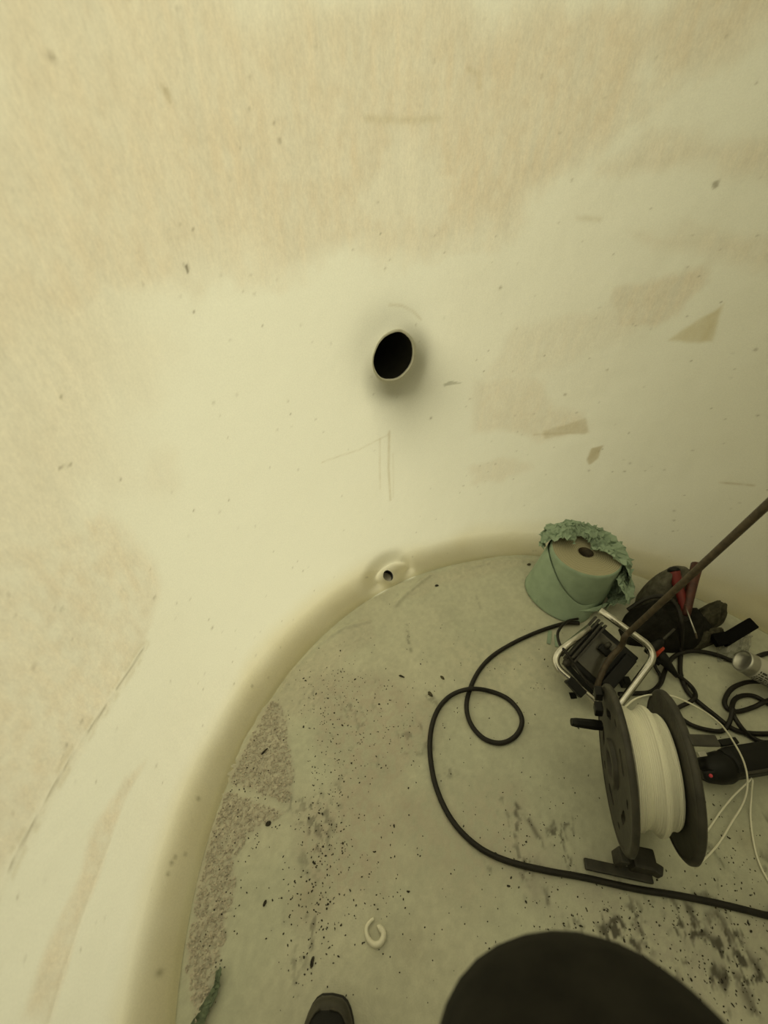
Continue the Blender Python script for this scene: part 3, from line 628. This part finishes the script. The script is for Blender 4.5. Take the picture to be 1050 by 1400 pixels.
# ================================================================== DARK HEAP BY THE WALL
def heap(name, foot, hgt, m, seed, fold=.02, freq=3.0, z0=.0, label=None, cat=None, pw=.55, nr=22, na=72, peak=(0, 0), fdir=None):
    """folded cloth: footprint outline on the floor, domed and creased"""
    P = [F(u, v, z0) for (u, v) in foot]; cx = sum(p.x for p in P)/len(P); cy = sum(p.y for p in P)/len(P)
    PP = spline(P+[P[0]], max(2, na//len(P))); PP = PP[:-1]; na = len(PP)
    R, A = np.meshgrid(np.linspace(0, 1, nr+1)[1:], np.arange(na), indexing='ij')
    bx = np.array([p.x for p in PP]); by = np.array([p.y for p in PP])
    x = cx+(bx[A]-cx)*R; y = cy+(by[A]-cy)*R
    n1 = np.abs(fbm(x*freq*6+3, y*freq*6, seed, 3)-.5)*2; n2 = fbm(x*freq*18, y*freq*18, seed+9, 3)-.5
    ridge = 1-2.2*n1
    px = (R*np.cos(2*np.pi*A/na)-peak[0])**2+(R*np.sin(2*np.pi*A/na)-peak[1])**2
    z = hgt*np.clip(1-R**2.2, 0, 1)**pw*(1-.35*np.clip(px, 0, 1))+fold*ridge*np.clip(1-R**4, 0, 1)+fold*.5*n2*np.clip(1-R**4, 0, 1)
    z = np.maximum(z, .0025)+z0
    for i in range(z.shape[0]):            # keep the outline inside the tank
        for j in range(na):
            rr = math.hypot(x[i, j]-CX, y[i, j]-CY); lim = RF-.005
            if rr > lim: s = lim/rr; x[i, j] = CX+(x[i, j]-CX)*s; y[i, j] = CY+(y[i, j]-CY)*s
    bm = bmesh.new(); c0 = bm.verts.new((cx, cy, z[0].mean())); V = [[bm.verts.new((x[i, j], y[i, j], z[i, j])) for j in range(na)] for i in range(nr)]
    for j in range(na):
        bm.faces.new((c0, V[0][j], V[0][(j+1) % na]))
        for i in range(nr-1): bm.faces.new((V[i][j], V[i+1][j], V[i+1][(j+1) % na], V[i][(j+1) % na]))
    bot = [bm.verts.new((V[-1][j].co.x, V[-1][j].co.y, z0+.001)) for j in range(na)]
    for j in range(na): bm.faces.new((V[-1][j], bot[j], bot[(j+1) % na], V[-1][(j+1) % na]))
    bm.faces.new(bot[::-1])
    return tag(obj(name, bm, m, None, True), label, cat)
heap('black_jacket', [(845, 862), (858, 838), (890, 830), (930, 838), (965, 858), (975, 876), (950, 888), (915, 893), (880, 885), (855, 880)], .105, M_CLOTH, 3, .028, 2.2, 0, 'crumpled black jacket heaped on the floor behind the floodlight', 'jacket')
heap('grey_rag', [(866, 832), (872, 812), (890, 803), (918, 806), (935, 822), (928, 838), (900, 842), (878, 842)], .185, M_GREYC, 13, .016, 2.0, 0, 'dusty dark grey rag bundled on top of the heap beside the green paper', 'rag', pw=.45)

def skin_mesh(name, nodes, edges, subdiv=3):
    me = bpy.data.meshes.new(name); me.from_pydata([n[0] for n in nodes], edges, []); o = bpy.data.objects.new(name, me); COL.objects.link(o)
    o.modifiers.new('skin', 'SKIN'); 
    for i, n in enumerate(nodes):
        sv = me.skin_vertices[0].data[i]; r = n[1]; sv.radius = r if isinstance(r, tuple) else (r, r); sv.use_root = (i == 0)
    ss = o.modifiers.new('sub', 'SUBSURF'); ss.levels = subdiv; ss.render_levels = subdiv
    dg = bpy.context.evaluated_depsgraph_get(); dg.update(); m2 = bpy.data.meshes.new_from_object(o.evaluated_get(dg)); m2.name = name
    bpy.data.objects.remove(o); bpy.data.meshes.remove(me); return m2
heap('folded_cloth', [(934, 858), (946, 840), (968, 832), (986, 838), (990, 850), (976, 860), (950, 868)], .062, M_GLOVE, 23, .034, 4.2, 0, 'stiff dark olive cloth folded beside the jacket, upper piece', 'cloth')
heap('folded_cloth', [(936, 880), (948, 870), (970, 864), (988, 864), (986, 875), (968, 884), (948, 890)], .036, M_GLOVE, 29, .024, 4.4, 0, 'stiff dark olive cloth lying lowest beside the jacket', 'cloth')

# pliers with red grips
pl = thing('pliers', F(935, 845), 'pliers with red and brown handles sticking up from the heap', 'pliers')
def handle(pts, rs, m, nm):
    bm = bmesh.new(); tube(bm, spline(pts, 5), [rs[0]+(rs[1]-rs[0])*i/(5*(len(pts)-1)) for i in range(5*(len(pts)-1)+1)], 12); return obj(nm, bm, m, pl, True)
h1 = [F(936, 836, .10), F(932, 818, .125), F(927, 800, .15), F(921, 780, .18)]
hd = handle(h1, (.011, .0185), M_RED, 'handle'); e0, e1 = h1[-1], h1[-1]+(h1[-1]-h1[-2]).normalized()*.012
bm = bmesh.new(); tube(bm, [e0.lerp(e1, t) for t in (-.2, .4, .8, 1.1)], [.0195, .019, .015, .008], 12); obj('handle_cap', bm, M_BLACK, hd, True)
h2 = [F(938, 842, .10), F(942, 820, .13), F(947, 796, .16), F(953, 772, .185)]
handle(h2, (.012, .018), M_RUST, 'handle')
bm = bmesh.new(); tube(bm, [F(936, 834, .10), F(936, 842, .085), F(935, 856, .05), F(935, 862, .02)], [.012, .018, .012, .006], 10); obj('jaw', bm, M_GREYPL, pl, True)
# thin bright pin and dark driver shaft
sc_ = thing('scriber', F(948, 862, .1), 'thin bright steel scriber lying over the dark gloves', 'scriber')
bm = bmesh.new(); tube(bm, [F(936, 826, .125), F(951, 866, .105)], [.0016, .0026], 8); obj('shaft', bm, M_STEEL, sc_, True)
bm = bmesh.new(); tube(bm, [F(951, 866, .105), F(953, 873, .10)], [.0032, .003], 8); obj('ferrule', bm, M_ROPE, sc_, True)
dv = thing('screwdriver', F(905, 880, .06), 'dark screwdriver poking out of jacket above the orange red plug', 'screwdriver')
bm = bmesh.new(); tube(bm, [F(905, 876, .10), F(922, 860, .115)], [.0042, .0036], 8); obj('shaft', bm, M_GREYPL, dv, True)
bm = bmesh.new(); tube(bm, [F(884, 893, .075), F(888, 889, .085), F(902, 879, .098), F(906, 875, .10)], [.010, .014, .013, .007], 8); obj('grip', bm, M_BLACK, dv, True)

# black strap piece on clear film
st = thing('black_strip', F(1000, 875), 'short black plastic strip resting on crumpled clear film by the wall', 'strip')
a, b = F(990, 876, .045), F(1027, 853, .045); bm = bmesh.new(); box(bm, frame((a+b)/2, b-a, (0, -.3, 1)), (b-a).length, .038, .016, .004); obj('long_piece', bm, M_MATTE, st)
a, b = F(976, 876, .045), F(993, 872, .045); bm = bmesh.new(); box(bm, frame((a+b)/2, b-a, (0, -.3, 1)), (b-a).length, .040, .020, .004); obj('end_piece', bm, M_MATTE, st)
def film(u, v):
    p = F(980+44*u, 872+34*v-10*u, 0); p.z = .004+.034*math.sin(math.pi*u)**.6*math.sin(math.pi*min(1, v*1.0+.12)); return p
fo = crumple('clear_film', film, 12, 10, M_CLEAR, None, .0045, 21, .0008); tag(fo, 'crumpled clear plastic film under the black strip', 'plastic film')

# silver can
cn = thing('spray_can', F(1030, 925), 'silver can with printed label lying on its side at right edge', 'can')
ca, cb = F(1014, 903, .088), F(1080, 938, .036); cd = (cb-ca).normalized(); MC = frame(ca, (0, 0, 1), cd); L = .17; r = .034
bm = bmesh.new(); lathe(bm, [(0, .012), (.02, .010), (.027, .004), (.030, 0), (.033, .001), (.0345, .005), (r, .010), (r, L-.02), (.028, L-.006), (.014, L), (0, L)], 40, MC); cbod = obj('can_body', bm, M_ALU, cn, True)
bm = bmesh.new(); lathe(bm, [(r+.0004, .028), (r+.0006, .03), (r+.0006, L-.03), (r+.0004, L-.028)], 40, MC); obj('label_print', bm, M_LABEL, cbod, True)
bm = bmesh.new(); rnd = random.Random(6)
for row in range(9):
    ang = math.radians(60+row*13); z = .034
    while z < L-.045:
        l = rnd.choice([.004, .006, .010, .014]); 
        vs = []
        hgt = .0028 if row % 3 else .0045
        for (zz, aa) in ((z, -hgt), (z+l, -hgt), (z+l, hgt*.4), (z, hgt*.4)):
            t = ang+aa/r; vs.append(bm.verts.new(MC @ Vector(((r+.0011)*math.cos(t), (r+.0011)*math.sin(t), zz))))
        bm.faces.new(vs); z += l+.003
obj('small_print', bm, M_PRINT, cbod)

# hand welding tool at right edge
tl_ = thing('hot_air_tool', F(1010, 1055), 'black handheld hot air welding tool with red lamp beside the spool', 'power tool')
ta, tb = F(985, 1045, .045), F(1090, 1028, .045); td = (tb-ta).normalized(); MT = frame(ta, td, (0, 0, 1))
bm = bmesh.new(); box(bm, MT, .17, .070, .072, .022, (.09, 0, -.006)); obj('body', bm, M_BLACK, tl_)
bm = bmesh.new(); lathe(bm, [(0, -.060), (.022, -.058), (.030, -.045), (.036, -.020), (.038, .005), (.034, .02), (0, .02)], 24, frame(ta-Vector((0, .006, .004)), (0, 0, 1), td)); obj('motor_head', bm, M_BLACK, tl_, True)
bm = bmesh.new(); box(bm, MT, .05, .016, .014, .003, (.04, .040, .024)); obj('rib', bm, M_BLACK, tl_)
bm = bmesh.new(); box(bm, MT, .16, .006, .006, .002, (.11, -.034, .028)); obj('seam', bm, M_GREYPL, tl_)
bm = bmesh.new(); lathe(bm, [(.034, .0), (.031, .03), (.024, .12), (.026, .15), (.014, .17), (0, .17)], 20, frame(ta+td*.165-Vector((0, 0, .006)), (0, 0, 1), td)); obj('handle', bm, M_GREYPL, tl_, True)
bm = bmesh.new(); tube(bm, spline([ta+td*.33-Vector((0, 0, .006)), ta+td*.38-Vector((0, .02, .03)), ta+td*.40-Vector((0, .10, .038)), ta+td*.36-Vector((0, .20, .038))]), .005, 8); obj('cord', bm, M_CABLE, tl_, True)
p = F(957, 1031, .075); bm = bmesh.new(); box(bm, frame(p, td, (0, -.3, 1)), .020, .012, .022, .001); obj('metal_tag', bm, M_STEEL, tl_)
p = F(969, 1059, .058); bm = bmesh.new(); box(bm, frame(p, td, (-.2, -.5, .8)), .030, .022, .02, .005); swb = obj('switch_block', bm, M_BLACK, tl_)
bm = bmesh.new(); lathe(bm, [(0, .0035), (.003, .003), (.0045, 0), (.0045, -.002)], 16, frame(p+Vector((-.2, -.5, .8)).normalized()*.010, td, (-.2, -.5, .8)))
obj('indicator_lamp', bm, mat('red_indicator', (.6, .05, .06, 1), .3, emit=((1, .12, .12, 1), .06)), swb, True)

# ================================================================== SMALL THINGS ON THE FLOOR
cur = [(507, 1259), (502, 1266), (501, 1274), (504, 1284), (511, 1291), (519, 1290), (524, 1282), (524, 1274), (519, 1269), (517, 1270)]
pts = spline(G([(511, 1256)]+cur, .0055), 6); n = len(pts); rs = [.0028+.0032*min(1, i/n*1.6) for i in range(n)]
bm = bmesh.new(); tube(bm, pts, rs, 10); tag(obj('plastic_curl', bm, M_WHITE, None, True), 'white hook shaped bead of plastic lying on open floor', 'plastic bead')
gs = thing('green_rag_strip', F(288, 1370), 'narrow dirty green paper strip along the left floor edge', 'paper strip')
def strip(u, v):
    a = [(306, 1326), (304, 1345), (298, 1365), (288, 1385), (276, 1410)]; k = u*4; i = min(3, int(k)); t = k-i
    uu = a[i][0]+(a[i+1][0]-a[i][0])*t; vv = a[i][1]+(a[i+1][1]-a[i][1])*t
    p = F(uu-(4+10*u)*(1-v)*1.3, vv-4*(1-v), 0); p.z = .006+.012*v+.004*math.sin(13*u); return p
o = crumple('torn_sheet', strip, 18, 4, mat('dirty_green_paper', (.13, .165, .11, 1), .9, var=.4, vscale=60), gs, .0018, 31)
# grit: hundreds of crumbs, nobody could count it
ico = bmesh.new(); bmesh.ops.create_icosphere(ico, subdivisions=1, radius=1); iv = np.array([v.co[:] for v in ico.verts]); iff = np.array([[v.index for v in f.verts] for f in ico.faces]); ico.free()
def crumbs(name, spots, label, m):
    vs, fs = [], []; k = 0
    for (x, y, r, el) in spots:
        a = RNG.uniform(0, 2*math.pi); q = iv*RNG.uniform(.6, 1.25, (len(iv), 1))*np.array([r*el, r, r*.55])
        q = np.c_[q[:, 0]*math.cos(a)-q[:, 1]*math.sin(a), q[:, 0]*math.sin(a)+q[:, 1]*math.cos(a), q[:, 2]]+np.array([x, y, hz(x, y)+r*.35]); vs.append(q); fs.append(iff+k); k += len(iv)
    me = bpy.data.meshes.new(name); me.from_pydata(np.concatenate(vs).tolist(), [], np.concatenate(fs).tolist()); return tag(obj(name, me, m), label, 'grit', kind='stuff')
M_CRUMB = mat('dark_crumb', (.030, .026, .017, 1), .9, var=.5, vscale=200)
sp_ = []
def scatter(cx, cy, sx, sy, n, rmin=.0007, rmax=.0017):
    for _ in range(n):
        p = F(RNG.normal(cx, sx), RNG.normal(cy, sy))
        if math.hypot(p.x-CX, p.y-CY) < RF-.01 and sLEFT[int((p.x-gx[0])/STEP), int((p.y-gy[0])/STEP)] > -1: sp_.append((p.x, p.y, RNG.uniform(rmin, rmax)*(1.6 if RNG.random() < .06 else 1), RNG.uniform(1, 1.9)))
for args in ((480, 960, 55, 30, 150), (440, 930, 40, 30, 70), (500, 1010, 50, 40, 120), (455, 1080, 25, 50, 130), (440, 1170, 25, 40, 90), (425, 1240, 22, 30, 80), (490, 1180, 50, 60, 100), (345, 1060, 22, 40, 90), (310, 1140, 25, 40, 90), (300, 1250, 18, 60, 50),
             (690, 940, 60, 50, 60), (740, 1130, 50, 50, 80), (880, 1290, 90, 60, 260), (1000, 1180, 40, 60, 110), (1000, 1330, 50, 50, 160), (600, 1250, 100, 90, 70), (560, 860, 80, 40, 30), (960, 940, 50, 40, 40), (430, 1310, 30, 30, 40), (780, 1250, 60, 40, 90)): scatter(*args)
crumbs('floor_grit', sp_, 'dark grit and crumbs strewn over the tank floor', M_CRUMB)
# shavings along the left floor edge
M_SHAV = mat('pale_shavings', (.50, .45, .37, 1), .8, var=.25, vscale=150)
sel = np.argwhere(sLEFT > .5); rnd = np.random.default_rng(3); vs, fs = [], []; k = 0
for (i, j) in sel[rnd.integers(0, len(sel), 2600)]:
    x, y = gx[i]+rnd.uniform(-.003, .003), gy[j]+rnd.uniform(-.003, .003)
    if math.hypot(x-CX, y-CY) > RF-.006: continue
    a = rnd.uniform(0, 6.28); l = rnd.uniform(.003, .008); wd = rnd.uniform(.0008, .0018); z = float(fz[i, j])+.0005; hgt = rnd.uniform(.0005, .003)
    c_, s_ = math.cos(a), math.sin(a)
    for (t, hh) in ((-1, 0), (0, hgt), (1, hgt*.2)):
        for q in (-1, 1): vs.append((x+c_*l*.5*t-s_*wd*q, y+s_*l*.5*t+c_*wd*q, z+hh))
    fs += [(k, k+1, k+3, k+2), (k+2, k+3, k+5, k+4)]; k += 6
me = bpy.data.meshes.new('plastic_shavings'); me.from_pydata(vs, [], fs)
tag(obj('plastic_shavings', me, M_SHAV), 'pale scraped plastic shavings along the left floor edge', 'shavings', kind='stuff')
# the larger flakes, one by one
def flake(u, v, l, wd, ang, label, m=M_CRUMB):
    p = F(u, v); bm = bmesh.new(); r = random.Random(int(u*7+v)); n = 9; z = hz(p.x, p.y)+.0004
    top = []; bot = []
    for k in range(n):
        t = 2*math.pi*k/n; q = Vector((math.cos(t)*l*r.uniform(.75, 1.1), math.sin(t)*wd*r.uniform(.7, 1.15), 0)); q.rotate(Matrix.Rotation(ang, 3, 'Z'))
        bot.append(bm.verts.new(p+q+Vector((0, 0, z)))); top.append(bm.verts.new(p+q*.8+Vector((0, 0, z+.003+r.uniform(0, .002)))))
    bm.faces.new(bot[::-1]); bm.faces.new(top)
    for k in range(n): bm.faces.new((bot[k], bot[(k+1) % n], top[(k+1) % n], top[k]))
    tag(obj('debris_flake', bm, m), label, 'flake', 'dark flakes on the floor')
M_LEAF = mat('olive_flake', (.06, .052, .025, 1), .8, var=.4, vscale=90)
flake(367, 1126, .008, .006, .4, 'dark lump on clean floor right of the shavings')
flake(588, 949, .011, .005, 2.2, 'olive flake left of the cable loop', M_LEAF)
flake(549, 925, .010, .003, -.4, 'thin dark flake on floor above the olive flake')
flake(362, 1235, .007, .003, 1.2, 'small dark sliver low on the clean left floor')
flake(597, 801, .009, .005, .1, 'dark flake on the pale ridge right of the drain boss')
flake(427, 1315, .010, .004, 1.3, 'dark flake to the upper left of the shoe tip')
flake(605, 927, .009, .004, -.7, 'brown crumb beside the top of the cable loop', M_LEAF)
flake(723, 772, .010, .005, .2, 'brown crumb at the floor edge left of the paper roll', M_LEAF)
flake(362, 1028, .012, .003, .9, 'dark sliver among the shavings at left')

# ================================================================== THE PERSON WHO TAKES THE PICTURE
per = thing('person', Vector((.03, -.25, 0)), 'person in dark trousers with raised knee and one dark shoe on the floor', 'person')
N = [((.02, -.44, .88), (.15, .115)), ((.02, -.45, 1.04), (.135, .11)), ((.02, -.43, 1.22), (.165, .115)), ((.02, -.40, 1.36), (.06, .06)), ((.02, -.37, 1.46), (.07, .08)), ((.02, -.36, 1.56), (.078, .092)), ((.02, -.365, 1.64), (.05, .06)),
     ((.14, -.42, .88), (.115, .115)), ((.175, -.20, .845), (.125, .125)), ((.132, -.015, .775), (.128, .120)), ((.14, -.06, .64), (.095, .09)), ((.15, -.18, .48), (.07, .065)), ((.155, -.265, .33), (.055, .058)),
     ((-.09, -.41, .85), (.10, .10)), ((-.115, -.27, .69), (.085, .085)), ((-.13, -.155, .53), (.070, .070)), ((-.125, -.18, .30), (.065, .06)), ((-.118, -.215, .09), (.058, .06)),
     ((.20, -.42, 1.29), (.062, .065)), ((.27, -.40, 1.06), (.052, .052)), ((.135, -.185, 1.13), (.038, .038)), ((.105, -.12, 1.17), (.030, .022)),
     ((-.16, -.42, 1.29), (.062, .065)), ((-.23, -.40, 1.06), (.052, .052)), ((-.12, -.185, 1.13), (.038, .038)), ((-.095, -.12, 1.17), (.030, .022))]
ED = [(0, 1), (1, 2), (2, 3), (3, 4), (4, 5), (5, 6), (0, 7), (7, 8), (8, 9), (9, 10), (10, 11), (11, 12), (0, 13), (13, 14), (14, 15), (15, 16), (16, 17), (2, 18), (18, 19), (19, 20), (20, 21), (2, 22), (22, 23), (23, 24), (24, 25)]
for side, h in ((1, 21), (-1, 25)):       # fingers closing on the edges of the phone, behind the lens
    b0 = Vector(N[h][0])
    for k in range(4):
        p1 = b0+Vector((-.018*side, .028+.002*k, .030-.020*k)); p2 = b0+Vector((-.050*side, .026, .038-.022*k)); N += [(tuple(p1), .0092), (tuple(p2), .0085)]; n = len(N); ED += [(h, n-2), (n-2, n-1)]
    p1 = b0+Vector((-.022*side, -.014, .034)); p2 = b0+Vector((-.045*side, -.010, .052)); N += [(tuple(p1), .0105), (tuple(p2), .0095)]; n = len(N); ED += [(h, n-2), (n-2, n-1)]
me = skin_mesh('body', [(Vector(n[0]), n[1]) for n in N], ED)
body = obj('body', me, M_TROUSER, per, True); me.materials.append(M_SKIN)
for p in me.polygons:
    c_ = p.center; p.material_index = 1 if (c_.z > 1.40 or (c_.y > -.165 and c_.z > 1.05)) else 0
bm = bmesh.new(); bmesh.ops.create_uvsphere(bm, u_segments=20, v_segments=12, radius=1); bm.transform(Matrix.Translation((.02, -.375, 1.60)) @ Matrix.Diagonal((.088, .10, .085, 1)))
bmesh.ops.delete(bm, geom=[v for v in bm.verts if v.co.z < 1.585 and v.co.y > -.40], context='VERTS'); obj('hair', bm, M_CLOTH, per, True)
for s_ in (-1, 1):
    bm = bmesh.new(); bmesh.ops.create_uvsphere(bm, u_segments=10, v_segments=8, radius=.012); bm.transform(Matrix.Translation((.02+s_*.03, -.285, 1.545))); obj('eye', bm, M_LABEL, per, True)
    bm = bmesh.new(); bmesh.ops.create_uvsphere(bm, u_segments=10, v_segments=8, radius=1); bm.transform(Matrix.Translation((.02+s_*.082, -.37, 1.53)) @ Matrix.Diagonal((.012, .02, .032, 1))); obj('ear', bm, M_SKIN, per, True)
bm = bmesh.new(); tube(bm, [(.02, -.275, 1.545), (.02, -.262, 1.525), (.02, -.255, 1.508), (.02, -.275, 1.50)], [.008, .010, .013, .010], 8); obj('nose', bm, M_SKIN, per, True)
bm = bmesh.new(); tube(bm, [(-.005, -.280, 1.475), (.02, -.272, 1.474), (.045, -.280, 1.475)], [.004, .006, .004], 8); obj('mouth', bm, M_RED, per, True)
# phone held just behind the lens
Uc = Vector((0, sn, cp)); Fc = Vector((0, cp, -sn)); pc = Vector((0, 0, H))-Fc*.016-Uc*.062
bm = bmesh.new(); box(bm, frame(pc, (1, 0, 0), Fc), .074, .152, .009, .003); tag(obj('phone', bm, M_BLACK), 'black phone held up in both hands of the person', 'phone')
# shoes
def shoe(toe, yaw, nm, zoff=0.0, pitch=0.0):
    L_, Wd = .29, .058
    sh = []
    for k in range(40):
        t = 2*math.pi*k/40; y = math.cos(t); x = math.sin(t)
        wdt = Wd*(1 if y > 0 else .86+.14*math.cos(math.pi*y)); yy = y*L_/2
        xx = math.copysign(abs(x)**(.58 if y > 0 else .8), x)*wdt; sh.append((xx, yy-L_/2))
    M = Matrix.Translation((toe.x, toe.y, zoff)) @ Matrix.Rotation(yaw, 4, 'Z') @ Matrix.Rotation(pitch, 4, 'X'); cy = -L_/2
    def loft(rows, m, nm2, par):
        bm = bmesh.new(); R_ = []
        for (k, z, fy) in rows: R_.append([bm.verts.new(M @ Vector((x*k, cy+(y-cy)*k+fy, z+(.012*max(0, (-y-.12)/.15) if z > .05 else 0)))) for (x, y) in sh])
        for a, b in zip(R_, R_[1:]):
            for i in range(40): bm.faces.new((a[i], a[(i+1) % 40], b[(i+1) % 40], b[i]))
        bm.faces.new(R_[0][::-1]); bm.faces.new(R_[-1]); return obj(nm2, bm, m, par, True)
    grp = bpy.data.objects.new('shoe', None); COL.objects.link(grp); grp.parent = per; grp.matrix_parent_inverse = Matrix.Translation(per.location).inverted(); grp.empty_display_size = .02
    s = loft([(.97, .002, 0), (1.0, .008, 0), (1.0, .022, 0), (.97, .026, 0)], M_SOLE, 'shoe_sole', grp)
    u = loft([(.955, .026, 0), (.975, .038, 0), (.955, .052, 0), (.91, .060, 0), (.865, .062, 0)], M_SHOE, 'shoe_upper', grp)
    loft([(.87, .058, 0), (.845, .064, -.001), (.65, .082, -.016), (.42, .105, -.045)], M_SHOEIN, 'shoe_vamp', grp)
    bm = bmesh.new(); tube(bm, [M @ Vector((x*.862, cy+(y-cy)*.862, .0635)) for (x, y) in sh if y > -.17], .0022, 6); obj('piping', bm, M_SHOE, grp, True)
    return s
tp = F(455, 1357, .03); shoe(Vector((tp.x, tp.y, 0)), math.radians(-4), 'l'); shoe(Vector((.165, -.07, 0)), math.radians(-6), 'r', .17, math.radians(-22))
